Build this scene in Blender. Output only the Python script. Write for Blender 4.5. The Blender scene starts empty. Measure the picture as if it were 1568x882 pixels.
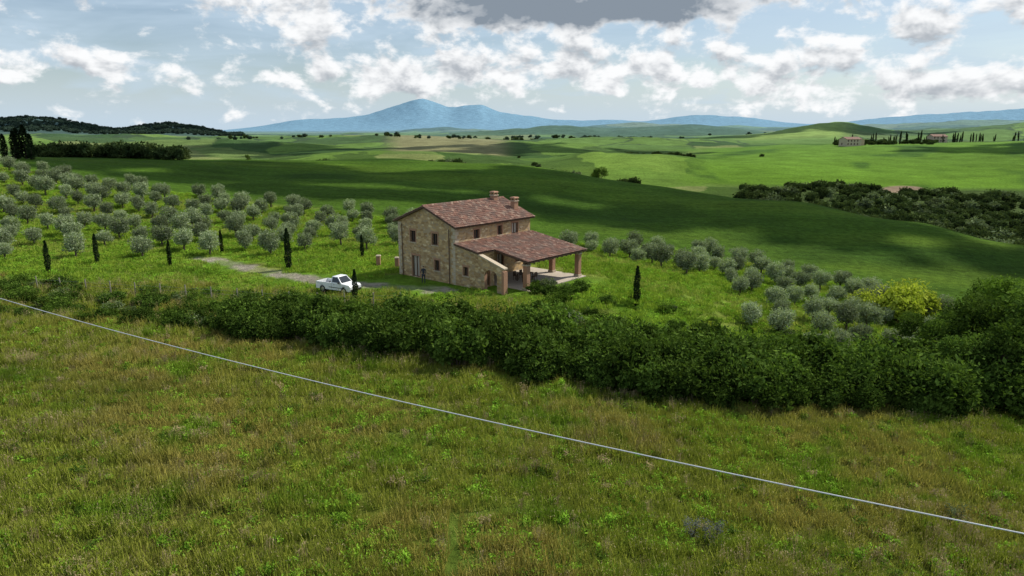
import bpy, math, random, bmesh
import numpy as np
from mathutils import Vector, Matrix, Euler
rng=np.random.default_rng(7); random.seed(7)
scene=bpy.context.scene
CAMZ=15.0
# ------------------------------------------------------------------ utils
def link(o,parent=None):
    scene.collection.objects.link(o)
    if parent: o.parent=parent
    return o
def mesh_from(name,v,f,mats=(),mi=None,smooth=False):
    me=bpy.data.meshes.new(name)
    v=np.asarray(v,dtype=np.float32)
    if isinstance(f,np.ndarray):
        k=f.shape[1]; me.vertices.add(len(v)); me.vertices.foreach_set('co',v.ravel())
        me.loops.add(f.size); me.loops.foreach_set('vertex_index',f.ravel().astype(np.int32))
        me.polygons.add(len(f)); me.polygons.foreach_set('loop_start',np.arange(0,f.size,k,dtype=np.int32))
        me.polygons.foreach_set('loop_total',np.full(len(f),k,dtype=np.int32))
    else:
        me.from_pydata([tuple(map(float,p)) for p in v],[],f)
    for m in mats: me.materials.append(m)
    if mi is not None: me.polygons.foreach_set('material_index',np.asarray(mi,dtype=np.int32))
    if smooth: me.polygons.foreach_set('use_smooth',np.ones(len(me.polygons),dtype=bool))
    me.update(calc_edges=True); me.validate()
    return me
class MB:
    def __init__(s): s.v=[];s.f=[];s.m=[]
    def quad(s,pts,m=0):
        i=len(s.v); s.v+= [tuple(p) for p in pts]; s.f.append(tuple(range(i,i+len(pts)))); s.m.append(m)
    def hexa(s,c,m=0):
        for q in ((0,1,2,3),(7,6,5,4),(0,4,5,1),(1,5,6,2),(2,6,7,3),(3,7,4,0)): s.quad([c[k] for k in q],m)
    def box(s,a,b,m=0,M=None,taper=1.0):
        x0,y0,z0=a;x1,y1,z1=b
        cx,cy=(x0+x1)/2,(y0+y1)/2
        def t(x,y,z):
            if z==z1: x=cx+(x-cx)*taper;y=cy+(y-cy)*taper
            p=Vector((x,y,z)); return tuple(M@p) if M else tuple(p)
        P=[t(x0,y0,z0),t(x1,y0,z0),t(x1,y1,z0),t(x0,y1,z0),t(x0,y0,z1),t(x1,y0,z1),t(x1,y1,z1),t(x0,y1,z1)]
        i=len(s.v); s.v+=P
        for q in ((0,3,2,1),(4,5,6,7),(0,1,5,4),(1,2,6,5),(2,3,7,6),(3,0,4,7)):
            s.f.append(tuple(i+k for k in q)); s.m.append(m)
    def tube(s,pts,rad,n=6,m=0,cap=True):
        base=len(s.v); pts=[Vector(p) for p in pts]
        for k,p in enumerate(pts):
            d=(pts[min(k+1,len(pts)-1)]-pts[max(k-1,0)]).normalized()
            a=d.cross(Vector((0,0,1)) if abs(d.z)<.9 else Vector((1,0,0))).normalized(); b=d.cross(a)
            for j in range(n):
                t=2*math.pi*j/n; s.v.append(tuple(p+(a*math.cos(t)+b*math.sin(t))*rad[k]))
        for k in range(len(pts)-1):
            for j in range(n):
                s.f.append((base+k*n+j,base+k*n+(j+1)%n,base+(k+1)*n+(j+1)%n,base+(k+1)*n+j)); s.m.append(m)
        if cap:
            s.f.append(tuple(base+j for j in range(n))[::-1]); s.m.append(m)
            s.f.append(tuple(base+(len(pts)-1)*n+j for j in range(n))); s.m.append(m)
    def mesh(s,name,mats,smooth=False):
        return mesh_from(name,s.v,s.f,mats,s.m,smooth)
    def obj(s,name,mats,parent=None,smooth=False):
        return link(bpy.data.objects.new(name,s.mesh(name,mats,smooth)),parent)

def hsh(ix,iy,seed):
    h=(ix.astype(np.int64)*374761393+iy.astype(np.int64)*668265263+seed*974634777)&0x7fffffff
    h=((h^(h>>13))*1274126177)&0x7fffffff
    h=h^(h>>16)
    return (h&0xffff)/65535.0
def vn(x,y,seed=0):
    ix=np.floor(x);iy=np.floor(y);fx=x-ix;fy=y-iy
    fx=fx*fx*(3-2*fx);fy=fy*fy*(3-2*fy)
    a=hsh(ix,iy,seed);b=hsh(ix+1,iy,seed);c=hsh(ix,iy+1,seed);d=hsh(ix+1,iy+1,seed)
    return (a*(1-fx)+b*fx)*(1-fy)+(c*(1-fx)+d*fx)*fy
def fbm(x,y,seed=0,o=4):
    s=0;a=.5;t=0
    for i in range(o):
        s=s+a*vn(x*2**i,y*2**i,seed+i*17);t+=a;a*=.5
    return s/t
# ------------------------------------------------------------------ terrain heights
def pchip(xk,yk,x):
    xk=np.asarray(xk,float);yk=np.asarray(yk,float);h=np.diff(xk);d=np.diff(yk)/h
    m=np.zeros_like(yk);m[0]=d[0];m[-1]=d[-1]
    for i in range(1,len(yk)-1):
        if d[i-1]*d[i]>0:
            w1=2*h[i]+h[i-1];w2=h[i]+2*h[i-1];m[i]=(w1+w2)/(w1/d[i-1]+w2/d[i])
    x=np.clip(x,xk[0],xk[-1]);i=np.clip(np.searchsorted(xk,x)-1,0,len(h)-1)
    t=(x-xk[i])/h[i];return ((1+2*t)*(1-t)**2*yk[i]+t*(1-t)**2*h[i]*m[i]+t*t*(3-2*t)*yk[i+1]+t*t*(t-1)*h[i]*m[i+1])
COLS={
-1.0:[(5,-3),(30,-2),(55,-.8),(62,-.3),(75,.5),(95,2.5),(130,7),(160,9),(220,6),(400,0),(900,5),(5000,0),(9000,5),(30000,0)],
-.73:[(5,-3),(30,-2),(55,-.8),(62,-.3),(75,.5),(95,2.0),(130,6),(160,8.4),(220,6),(400,0),(900,5),(5000,0),(9000,5),(30000,0)],
-.55:[(5,-3),(30,-2),(55,-1),(62,-.5),(75,.3),(95,1),(130,4),(200,6.8),(280,3),(500,-3),(1200,3),(5000,0),(9000,5),(30000,0)],
-.37:[(5,-3),(30,-2),(50,-1.5),(60,-.5),(70,0),(95,.5),(130,2),(200,5.0),(230,5.8),(300,1),(400,-5),(600,-3),(1200,2),(5000,0),(9000,5),(30000,0)],
-.18:[(5,-3),(30,-2.2),(45,-1.7),(52,-1.2),(58,-.5),(65,0),(80,0),(100,0),(130,1),(200,4.2),(245,5.6),(330,-3),(600,0),(950,8.3),(1500,-3),(5000,0),(9000,5),(30000,0)],
.015:[(5,-3),(35,-2.5),(47,-2.2),(53,-1.4),(60,-.4),(66,0),(80,0),(95,-1),(120,-2),(170,.4),(225,3.6),(300,-5),(450,-3),(900,4.5),(1400,-2),(5000,0),(9000,5),(30000,0)],
.2:[(5,-3),(30,-2.7),(44,-2.9),(50,-2.6),(60,-1.4),(70,-1),(82,-1.5),(100,-3.5),(140,-3.1),(195,.2),(270,-9),(400,-5),(700,0),(1000,4),(1500,-5),(5000,0),(9000,5),(30000,0)],
.39:[(5,-3),(25,-2.8),(41,-3),(48,-3.2),(60,-4),(80,-4.5),(95,-5),(115,-5.5),(150,-2.6),(168,-1.5),(230,-11),(330,-9),(420,-4),(650,2),(800,0),(1400,10),(2200,0),(5000,0),(9000,5),(30000,0)],
.58:[(5,-3),(22,-3),(36,-3.3),(44,-3.6),(55,-4.8),(70,-6),(85,-6.5),(105,-7),(130,-5.1),(145,-4.0),(190,-13),(280,-12),(330,-11),(450,-3),(650,3.5),(900,0),(1500,6),(5000,0),(9000,5),(30000,0)],
.74:[(5,-3),(20,-3),(33,-3.6),(44,-4),(50,-5),(65,-7),(85,-8),(110,-8),(130,-6.6),(180,-16),(260,-15.5),(300,-13),(450,-2),(600,5),(900,0),(1500,6),(5000,0),(9000,5),(30000,0)],
1.0:[(5,-3),(20,-3),(33,-3.6),(44,-4.5),(50,-6),(65,-8),(85,-9),(110,-9),(125,-8.5),(180,-18),(260,-18),(300,-15),(450,-2),(600,6),(900,0),(1500,6),(5000,0),(9000,5),(30000,0)],
}
LY=np.linspace(math.log(5),math.log(30000),1500); TG=np.linspace(-1,1,401)
ts=sorted(COLS); tab=np.array([pchip([math.log(a) for a,b in COLS[t]],[b for a,b in COLS[t]],LY) for t in ts])
Z=np.array([pchip(ts,tab[:,i],TG) for i in range(len(LY))])
RIDGES=[
(430,60,1.2,[(-1,-40),(-.5,-40),(-.36,-6),(-.25,1.0),(-.15,2.2),(-.05,.5),(.04,-3),(.12,1.2),(.2,1.6),(.28,-3),(.36,-30),(1,-40)]),
(620,70,2,[(-1,4),(-.6,5),(-.45,6.5),(-.33,4),(-.2,0),(-.08,4.5),(.05,5.5),(.16,1),(.26,-2),(.4,-30),(1,-30)]),
(840,110,3,[(-1,9),(-.5,10),(-.35,8),(-.2,10),(-.1,8),(0,3),(.1,8.5),(.2,8),(.3,2),(.4,-10),(1,-10)]),
(1300,260,5,[(-1,-9),(.28,-9),(.33,5),(.38,17),(.43,29),(.46,32),(.5,24),(.55,14),(.62,18),(.7,26),(.8,30),(1,30)]),
(2500,600,8,[(-1.2,45),(-.76,40),(-.72,50),(-.68,58),(-.64,50),(-.6,32),(-.56,18),(-.52,28),(-.48,36),(-.45,30),(-.42,12),(-.38,-12),(-.3,-8),(-.2,6),(-.1,2),(-.02,14),(.08,32),(.14,20),(.2,28),(.25,34),(.3,25),(.36,14),(.45,12),(.6,22),(.76,34),(1.2,30)]),
(5200,1200,20,[(-1.2,20),(-.5,-10),(-.3,-30),(-.2,-10),(-.1,30),(0,10),(.1,45),(.2,60),(.3,48),(.45,40),(.6,80),(.8,90),(1.2,80)]),
(21000,3500,0,[(-1.3,-50),(-.47,-60),(-.42,10),(-.36,130),(-.33,230),(-.30,330),(-.26,360),(-.21,450),(-.175,640),(-.15,800),(-.128,915),(-.105,800),(-.085,680),(-.065,730),(-.048,760),(-.03,640),(-.01,520),(.03,420),(.06,330),(.1,310),(.14,330),(.18,290),(.21,350),(.26,470),(.3,430),(.34,380),(.38,260),(.42,210),(.48,300),(.54,420),(.6,500),(.68,600),(.76,690),(1.3,700)]),
]
def H(x,y):
    x=np.asarray(x,float);y=np.asarray(y,float)
    yy=np.maximum(y,8.0);T=np.clip(x/yy,-1,1)
    a=(np.log(yy)-LY[0])/(LY[1]-LY[0]);a=np.clip(a,0,len(LY)-1.001);i=a.astype(int);fa=a-i
    b=(T+1)/2*400;b=np.clip(b,0,399.999);j=b.astype(int);fb=b-j
    z=(Z[i,j]*(1-fb)+Z[i,j+1]*fb)*(1-fa)+(Z[i+1,j]*(1-fb)+Z[i+1,j+1]*fb)*fa
    T2=np.clip(x/yy,-1.3,1.3)
    for k,(y0,w,na,pl) in enumerate(RIDGES):
        r=pchip([p[0] for p in pl],[p[1] for p in pl],T2)
        n=fbm(T2*(60 if na==0 else 22)+50,yy/y0*14,31+k,4)-.5
        amp=.12*np.maximum(r,0) if na==0 else na*2
        yo=y0*(1+.12*(fbm(T2*5,T2*0,77+k,2)-.5)) if na else y0
        bump=np.exp(-((yy-yo)/w)**2)
        z=z+np.maximum(0,r+n*amp-z)*bump
    z=z+(fbm(x/9,y/9,3,4)-.5)*.35+(fbm(x/45,y/45,5,2)-.5)*2.0*np.clip((yy-110)/80,0,1)
    z=z+(fbm(x/160,y/160,9,3)-.5)*6*np.clip((yy-300)/500,0,1)
    d=np.hypot(x+3.5,(y-70.5));pad=np.clip((17-d)/6,0,1);pad=pad*pad*(3-2*pad)
    return z*(1-pad)+0.0*pad
def h1(x,y): return float(H(np.array([x]),np.array([y]))[0])
HEDGE=[(-60,58.5),(-40,57),(-23.1,54),(-15,51.5),(-6.8,48.8),(.8,46.6),(7.7,44.4),(12.5,43.6),(18.6,43.6),(27.5,43.8),(33.6,44.2),(50,46),(80,50)]
def hedgeY(x): return np.interp(x,[p[0] for p in HEDGE],[p[1] for p in HEDGE])
GT=[(-200,152),(-110,146),(-60,132),(-20,117),(9,108),(30,111),(42,102),(52,86),(75,80),(200,80)]
def groveY(x): return np.interp(x,[p[0] for p in GT],[p[1] for p in GT])
CRT=[(-1,165),(-.73,160),(-.55,200),(-.37,230),(-.18,245),(.015,225),(.2,195),(.39,168),(.58,145),(.74,130),(1,125)]
TRACK=[(-36,80),(-30,76),(-25,72.5),(-20,69.5),(-15,67.5),(-9.5,65.8),(-6,64.8)]
def dseg(x,y,pl):
    d=np.full(np.shape(x),1e9)
    for (ax,ay),(bx,by) in zip(pl[:-1],pl[1:]):
        t=np.clip(((x-ax)*(bx-ax)+(y-ay)*(by-ay))/((bx-ax)**2+(by-ay)**2),0,1)
        d=np.minimum(d,np.hypot(x-ax-t*(bx-ax),y-ay-t*(by-ay)))
    return d
# ------------------------------------------------------------------ materials
class NT:
    def __init__(s,nt): s.nt=nt
    def n(s,t,**k):
        o=s.nt.nodes.new(t)
        for a,b in k.items(): setattr(o,a,b)
        return o
    def l(s,a,b): s.nt.links.new(a,b)
    def put(s,sock,v):
        if isinstance(v,bpy.types.NodeSocket): s.l(v,sock)
        else:
            if sock.type=='RGBA' and not isinstance(v,(int,float)) and len(v)==3: v=(*v,1)
            sock.default_value=v
    def m(s,op,a,b=None,c=None,clamp=False):
        o=s.n('ShaderNodeMath',operation=op,use_clamp=clamp); s.put(o.inputs[0],a)
        if b is not None: s.put(o.inputs[1],b)
        if c is not None: s.put(o.inputs[2],c)
        return o.outputs[0]
    def noise(s,vec,scale,detail=4,rough=.55,dist=0,dim='3D'):
        o=s.n('ShaderNodeTexNoise',noise_dimensions=dim); 
        if vec is not None: s.l(vec,o.inputs['Vector'])
        o.inputs['Scale'].default_value=scale;o.inputs['Detail'].default_value=detail;o.inputs['Roughness'].default_value=rough;o.inputs['Distortion'].default_value=dist
        return o.outputs['Fac']
    def mix(s,f,a,b,bt='MIX'):
        o=s.n('ShaderNodeMix',data_type='RGBA',blend_type=bt); s.put(o.inputs[0],f);s.put(o.inputs[6],a);s.put(o.inputs[7],b); return o.outputs[2]
    def mr(s,v,a,b,c=0.,d=1.,smooth=True):
        o=s.n('ShaderNodeMapRange'); 
        if smooth:o.interpolation_type='SMOOTHSTEP'
        s.put(o.inputs[0],v)
        for i,q in enumerate((a,b,c,d)): s.put(o.inputs[i+1],q)
        return o.outputs[0]
    def bump(s,h,st=.5,d=.05):
        o=s.n('ShaderNodeBump');s.l(h,o.inputs['Height']);o.inputs['Strength'].default_value=st;o.inputs['Distance'].default_value=d;return o.outputs[0]
    def scalev(s,vec,sc):
        o=s.n('ShaderNodeMapping');s.l(vec,o.inputs[0]);o.inputs['Scale'].default_value=sc;return o.outputs[0]
def newmat(name):
    m=bpy.data.materials.new(name);m.use_nodes=True;N=NT(m.node_tree);b=m.node_tree.nodes['Principled BSDF'];b.inputs['Roughness'].default_value=.85
    b.inputs['Specular IOR Level'].default_value=.25
    return m,N,b
def simple(name,c,rough=.7,metal=0,var=.15,scale=8,spec=.3):
    m,N,b=newmat(name);tc=N.n('ShaderNodeTexCoord').outputs['Object'];f=N.noise(tc,scale)
    b.inputs['Roughness'].default_value=rough;b.inputs['Metallic'].default_value=metal;b.inputs['Specular IOR Level'].default_value=spec
    lo=tuple(x*(1-var) for x in c);hi=tuple(min(1,x*(1+var)) for x in c)
    N.l(N.mix(f,lo,hi),b.inputs['Base Color']);return m
def foliage(name,dark,light,tip=None,scale=1.2,trans=.3,wscale=.08,wcol=None,wcol2=None,up=0.):
    m,N,b=newmat(name);nt=m.node_tree
    nt.nodes.remove(b);b=N.n('ShaderNodeBsdfDiffuse')
    tc=N.n('ShaderNodeTexCoord').outputs['Object'];oi=N.n('ShaderNodeObjectInfo').outputs['Random']
    ge=N.n('ShaderNodeNewGeometry');pos=ge.outputs['Position']
    f=N.mr(N.noise(tc,scale,1),.35,.65)
    c=N.mix(f,dark,light)
    if tip: c=N.mix(N.mr(N.noise(tc,scale*9,1),.52,.7),c,tip)
    if wcol: c=N.mix(N.mr(N.noise(pos,wscale,3),.45,.6),c,wcol)
    if wcol2: c=N.mix(N.mr(N.noise(pos,wscale*3.3,3),.52,.66),c,wcol2)
    if not wcol:
        br=N.m('MULTIPLY_ADD',oi,.7,.65)
        hs=N.n('ShaderNodeHueSaturation');N.l(c,hs.inputs['Color']);N.l(br,hs.inputs['Value']);c=hs.outputs[0]
    N.l(c,b.inputs['Color'])
    if up:
        a=N.n('ShaderNodeVectorMath',operation='SCALE');N.l(ge.outputs['Normal'],a.inputs[0]);a.inputs['Scale'].default_value=1-up
        q=N.n('ShaderNodeVectorMath',operation='ADD');N.l(a.outputs[0],q.inputs[0]);q.inputs[1].default_value=(0,0,up)
        w=N.n('ShaderNodeVectorMath',operation='NORMALIZE');N.l(q.outputs[0],w.inputs[0]);N.l(w.outputs[0],b.inputs['Normal'])
    tr=N.n('ShaderNodeBsdfTranslucent');N.l(N.mix(1.0,c,(1.0,1.1,.55),'MULTIPLY'),tr.inputs[0])
    mx=N.n('ShaderNodeMixShader');mx.inputs[0].default_value=trans;N.l(b.outputs[0],mx.inputs[1]);N.l(tr.outputs[0],mx.inputs[2])
    N.l(mx.outputs[0],nt.nodes['Material Output'].inputs[0]);return m
M_olive=foliage('olive_leaves',(.12,.15,.08),(.27,.32,.18),(.40,.44,.31),1.5,.25)
M_bush=foliage('hedge_leaves',(.034,.066,.012),(.088,.145,.026),(.14,.21,.04),1.0,.3)
M_bushm=foliage('bramble_leaves',(.055,.10,.016),(.12,.20,.03),(.17,.26,.04),1.0,.3)
M_bushy=foliage('yellow_leaves',(.20,.25,.03),(.36,.42,.05),(.44,.46,.08),1.2,.3)
M_bushg=foliage('grey_shrub_leaves',(.09,.12,.055),(.17,.21,.10),(.24,.28,.15),1.2,.2)
M_blue=foliage('borage_leaves',(.14,.16,.12),(.22,.23,.24),(.30,.29,.46),1.5,.35)
M_cyp=foliage('cypress_leaves',(.014,.026,.011),(.035,.055,.02),None,2,.1)
M_wood=foliage('wood_leaves',(.032,.052,.020),(.08,.108,.035),None,.5,.2)
M_farw=foliage('hazy_wood_leaves',(.04,.066,.052),(.065,.095,.07),None,.5,.2)  # wood leaves with bluish distance haze painted into the colour
M_bark=simple('bark',(.12,.09,.065),.9,0,.4,6)
M_g1=foliage('grass_green',(.20,.255,.03),(.31,.36,.048),(.38,.38,.09),2,.25,.07,(.37,.32,.08),(.19,.30,.03),.78)
M_g2=foliage('grass_seed',(.28,.22,.11),(.42,.33,.19),(.34,.24,.17),2,.3,up=.55)
M_g3=foliage('weed_leaves',(.16,.31,.03),(.24,.41,.04),None,2,.3,up=.6)
M_g4=foliage('grove_grass',(.20,.35,.03),(.31,.46,.045),(.38,.46,.08),2,.25,.06,(.35,.42,.08),(.17,.28,.03),.75)
M_ear=foliage('grass_ears',(.28,.24,.11),(.40,.33,.19),(.34,.24,.16),2,.3,.07,(.32,.31,.10),up=.55)
def terrain_mat():
    m,N,b=newmat('terrain_ground')
    at=N.n('ShaderNodeAttribute');at.attribute_name='Col';c=at.outputs['Color']
    pos=N.n('ShaderNodeNewGeometry').outputs['Position']
    n1=N.noise(pos,.9,6,.78);n2=N.noise(pos,.06,5,.6);n3=N.noise(N.scalev(pos,(.05,.5,.5)),1,4,.6);n4=N.noise(pos,.008,5,.6)
    v=N.m('MULTIPLY_ADD',n1,2.4,-.2);v2=N.m('MULTIPLY_ADD',n2,1.1,.45);v3=N.m('MULTIPLY_ADD',n3,.9,.55);v4=N.m('MULTIPLY_ADD',n4,.9,.55)
    k=N.m('MULTIPLY',N.m('MULTIPLY',v,v2),N.m('MULTIPLY',v3,v4))
    o=N.n('ShaderNodeVectorMath',operation='SCALE');N.l(c,o.inputs[0]);N.l(k,o.inputs['Scale'])
    N.l(o.outputs[0],b.inputs['Base Color']);b.inputs['Roughness'].default_value=.95;b.inputs['Specular IOR Level'].default_value=.02
    N.l(N.bump(n1,.9,.6),b.inputs['Normal']);return m
# ------------------------------------------------------------------ terrain mesh
nr,nc=950,900
R=np.concatenate([np.linspace(2,60,60)[:-1],np.exp(np.linspace(math.log(60),math.log(33000),nr-59))])
A=np.radians(np.linspace(-62,62,nc))
RR,AA=np.meshgrid(R,A,indexing='ij');X=RR*np.sin(AA);Y=RR*np.cos(AA)-40
ZZ=H(X.ravel(),Y.ravel()).reshape(X.shape)
vv=np.stack([X,Y,ZZ],-1).reshape(-1,3)
I=np.arange(nr*nc).reshape(nr,nc)
F=np.stack([I[:-1,:-1],I[:-1,1:],I[1:,1:],I[1:,:-1]],-1).reshape(-1,4)[:,::-1].copy()
def lerp(a,b,t): return a*(1-t[...,None])+b*t[...,None]
def ss(x,a,b):
    t=np.clip((x-a)/(b-a),0,1);return t*t*(3-2*t)
C=lambda *a:np.array(a,float)
yy=np.maximum(Y,8);T=X/yy
hy=hedgeY(X);gy=groveY(X)
col=np.zeros(X.shape+(3,))+C(.12,.145,.022)
col=lerp(col,C(.16,.145,.045),ss(fbm(X/6,Y/6,40,4),.5,.7))
col=lerp(col,C(.095,.155,.022),ss(fbm(X/12,Y/9,44,3),.5,.7))
grove=C(.115,.21,.02)+0*col
grove=lerp(grove,C(.17,.21,.04),ss(fbm(X/7,Y/5,50,4),.5,.7))
col=lerp(col,grove,ss(Y-hy,5,9))
cy=np.interp(T,[p[0] for p in CRT],[p[1] for p in CRT])
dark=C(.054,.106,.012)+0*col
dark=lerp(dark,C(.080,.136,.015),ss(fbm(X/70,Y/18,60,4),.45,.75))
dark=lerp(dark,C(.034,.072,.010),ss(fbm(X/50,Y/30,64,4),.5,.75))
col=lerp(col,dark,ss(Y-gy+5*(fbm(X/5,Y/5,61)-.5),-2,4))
lx=T*9;ly=np.log(yy)*6
wx=lx+fbm(lx,ly,70)*1.6;wy=ly+fbm(lx,ly,75)*1.6
ci=hsh(np.floor(wx),np.floor(wy),80)
pal=np.array([(.06,.105,.02),(.10,.17,.028),(.13,.21,.035),(.04,.08,.016),(.16,.19,.06),(.08,.14,.026),(.11,.16,.04),(.05,.09,.02)])
far=pal[(ci*7.99).astype(int)]
edge=np.minimum(np.minimum(wx-np.floor(wx),np.ceil(wx)-wx),np.minimum(wy-np.floor(wy),np.ceil(wy)-wy))
far=lerp(far,C(.035,.055,.02),(edge<.03)*ss(yy,500,700)*.8)
m=ss(T,.2,.3)*ss(yy,300,330)*(1-ss(yy,640,700));
bright=lerp(C(.095,.18,.018)+0*col,C(.05,.105,.014),ss(fbm(T*14,yy/60,66,3),.5,.7))
far=lerp(far,bright,m)
m=(1-ss(np.abs(T-.40),.05,.1))*ss(yy,900,1000)*(1-ss(yy,1600,1700));far=lerp(far,C(.19,.27,.05),m)
m=(1-ss(np.abs(T+.09+.0*yy),.06,.1))*ss(yy,430,500)*(1-ss(yy,900,930));far=lerp(far,C(.19,.18,.08),m)
m=ss(T,-.2,-.15)*(1-ss(T,.1,.16))*ss(yy,260,280)*(1-ss(yy,350,370));far=lerp(far,C(.08,.13,.022),m*.6)
m=ss(T,.3,.35)*(1-ss(yy,300,330));far=lerp(far,C(.05,.075,.022),m)
m=(1-ss(np.hypot((T-.56)/.035,(yy-318)/16),.8,1));far=lerp(far,C(.22,.16,.11),m)
m=(1-ss(T,-.42,-.36))*ss(yy,1300,1700)*(1-ss(yy,4000,4500));far=lerp(far,C(.028,.05,.02)*(1+0*col),m)
m=ss(T,-.05,.02)*(1-ss(T,.3,.36))*ss(yy,1700,1900)*(1-ss(yy,4000,4200));far=lerp(far,C(.04,.08,.025),m*.8)
col=lerp(col,far,ss(Y-cy,10,22))
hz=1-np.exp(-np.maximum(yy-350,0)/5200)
col=lerp(col,C(.14,.23,.29),hz)  # aerial haze painted into the ground colour, stronger with distance
col=lerp(col,C(.15,.265,.36),ss(yy,12000,16000))  # far mountains painted in haze blue
d=dseg(X,Y,TRACK)+(fbm(X/1.3,Y/1.3,90)-.5)*2.0
g=(1-ss(d,.7,1.5));col=lerp(col,C(.30,.27,.21),g*(.35+.65*ss(fbm(X/2,Y/2,91),.38,.6)))
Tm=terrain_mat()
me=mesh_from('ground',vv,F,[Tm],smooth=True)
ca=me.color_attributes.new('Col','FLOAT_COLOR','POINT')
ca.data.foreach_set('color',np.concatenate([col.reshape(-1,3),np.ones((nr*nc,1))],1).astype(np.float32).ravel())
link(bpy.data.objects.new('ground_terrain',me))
# ------------------------------------------------------------------ foliage meshes
def leaves(cent,dirs,size,aspect=.5,jit=.35):
    n=len(cent);a=rng.normal(size=(n,3));a/=np.linalg.norm(a,axis=1,keepdims=True)
    if dirs is not None: a=a*.8+dirs*.7;a/=np.linalg.norm(a,axis=1,keepdims=True)
    b=np.cross(a,rng.normal(size=(n,3)));b/=np.linalg.norm(b,axis=1,keepdims=True)+1e-9
    s=(size*(1+jit*rng.normal(size=n)).clip(.4,2))[:,None]
    a=a*s;b=b*s*aspect
    v=np.stack([cent-a,cent+b*.9-a*.1,cent+a,cent-b*.9+a*.1],1).reshape(-1,3)
    return v,np.arange(n*4).reshape(n,4)
def crown(n,lumps,size,shell=.35,aspect=.6):
    L=np.array(lumps);w=L[:,3]**2;k=rng.choice(len(L),n,p=w/w.sum())
    d=rng.normal(size=(n,3));d/=np.linalg.norm(d,axis=1,keepdims=True)
    r=1-shell*rng.random(n)**1.5+.12*rng.normal(size=n)
    p=L[k,:3]+d*np.stack([L[k,3],L[k,3],L[k,4]],1)*r[:,None]
    p[:,2]=np.maximum(p[:,2],.02)
    return leaves(p,d,size,aspect)
def combine(name,parts,mats):
    V=[];Fc=[];Mi=[];o=0
    for v,f,mi in parts:
        v=np.asarray(v,float).reshape(-1,3);V.append(v)
        for q in (f.tolist() if isinstance(f,np.ndarray) else f): Fc.append([i+o for i in q])
        Mi+=([mi]*len(f) if isinstance(mi,int) else list(mi));o+=len(v)
    return mesh_from(name,np.concatenate(V),Fc,mats,Mi)
def olive(k):
    t=MB();h=.45+.2*rng.random()
    t.tube([(0,0,-.2),(.04,.03,h*.5),(0,.05,h)],[.14,.1,.09],7)
    for i in range(5):
        a=i*1.26+rng.random();r=.6
        t.tube([(0,.05,h),(r*.5*math.cos(a),r*.5*math.sin(a),h+.4),(r*math.cos(a),r*math.sin(a),h+1.0)],[.07,.045,.015],5)
    lm=[(0,0,h+.95,.9,.9),(0,0,h+.6,.85,.55)]
    for i in range(10):
        a=rng.random()*6.28;r=.4+.5*rng.random();lm.append((r*math.cos(a),r*math.sin(a),h+.35+1.15*rng.random(),.4+.22*rng.random(),.38+.25*rng.random()))
    v,f=crown(2600,lm,.085,.5,.5)
    m=160;a=rng.random(m)*6.28;r=.9*rng.random(m)**.5;p=np.stack([r*np.cos(a),r*np.sin(a),h+1.5+.65*rng.random(m)-.5*r],1)
    v2,f2=leaves(p,np.tile([0,0,1.],(m,1)),.1,.35)
    return combine('olive_mesh_%d'%k,[(t.v,t.f,0),(v,f,1),(v2,f2,1)],[M_bark,M_olive])
def bush(k,mat,w=1.5,h=2.2,n=3000,size=.11,limbs=True):
    t=MB();lm=[]
    for i in range(12):
        a=rng.random()*6.28;r=w*.65*rng.random()**.5;z=h*(.18+.6*rng.random()*(1-.35*r/w));rr=.32+.28*rng.random()
        lm.append((r*math.cos(a),r*math.sin(a),z,rr*w*.62,rr*h*.42))
        if limbs: t.tube([(r*.2*math.cos(a),r*.2*math.sin(a),-.2),(r*.6*math.cos(a),r*.6*math.sin(a),z*.6),(r*math.cos(a),r*math.sin(a),z)],[.05,.03,.01],4)
    v,f=crown(n,lm,size,.5,.6)
    m=n//10;a=rng.random(m)*6.28;r=w*(.2+.7*rng.random(m));p=np.stack([r*np.cos(a),r*np.sin(a),h*(.55+.55*rng.random(m))*(1.05-.35*r/w)],1)
    v2,f2=leaves(p,None,size*.9,.5)
    return combine('bush_mesh_%s_%d'%(mat.name,k),[(t.v,t.f,0),(v,f,1),(v2,f2,1)] if limbs else [(v,f,0),(v2,f2,0)],[M_bark,mat] if limbs else [mat])
def cypress(k):
    t=MB();t.tube([(0,0,-.2),(0,0,.5),(0,0,3.6)],[.07,.06,.01],6)
    n=1700;z=rng.random(n)**.9;prof=np.interp(z,[0,.05,.3,.7,.93,1],[.10,.2,.27,.22,.1,.02])
    a=rng.random(n)*6.28;r=prof*(1-.5*rng.random(n)**2)*(1+.25*np.sin(a*3+z*14))
    p=np.stack([r*np.cos(a),r*np.sin(a),.12+z*3.7],1);d=np.stack([np.cos(a)*.4,np.sin(a)*.4,np.ones(n)],1);d/=np.linalg.norm(d,axis=1,keepdims=True)
    v,f=leaves(p,d,.085,.45)
    return combine('cypress_mesh_%d'%k,[(t.v,t.f,0),(v,f,1)],[M_bark,M_cyp])
def tree(k,mat,n=4500):
    t=MB();t.tube([(0,0,-.3),(.1,0,1.2),(.0,.1,2.6)],[.2,.15,.1],7);lm=[]
    for i in range(14):
        a=rng.random()*6.28;r=1.5*rng.random()**.5;z=1.3+3.8*rng.random();rr=.55+.5*rng.random()
        r*=1-.4*max(0,(z-3.5)/2);lm.append((r*math.cos(a),r*math.sin(a),z,rr,rr*.85))
        t.tube([(0,0,1.2+.08*i),(r*.6*math.cos(a),r*.6*math.sin(a),z*.8),(r*math.cos(a),r*math.sin(a),z)],[.07,.045,.015],5)
    v,f=crown(n,lm,.10,.55,.6)
    return combine('tree_mesh_%d'%k,[(t.v,t.f,0),(v,f,1)],[M_bark,mat])
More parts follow.
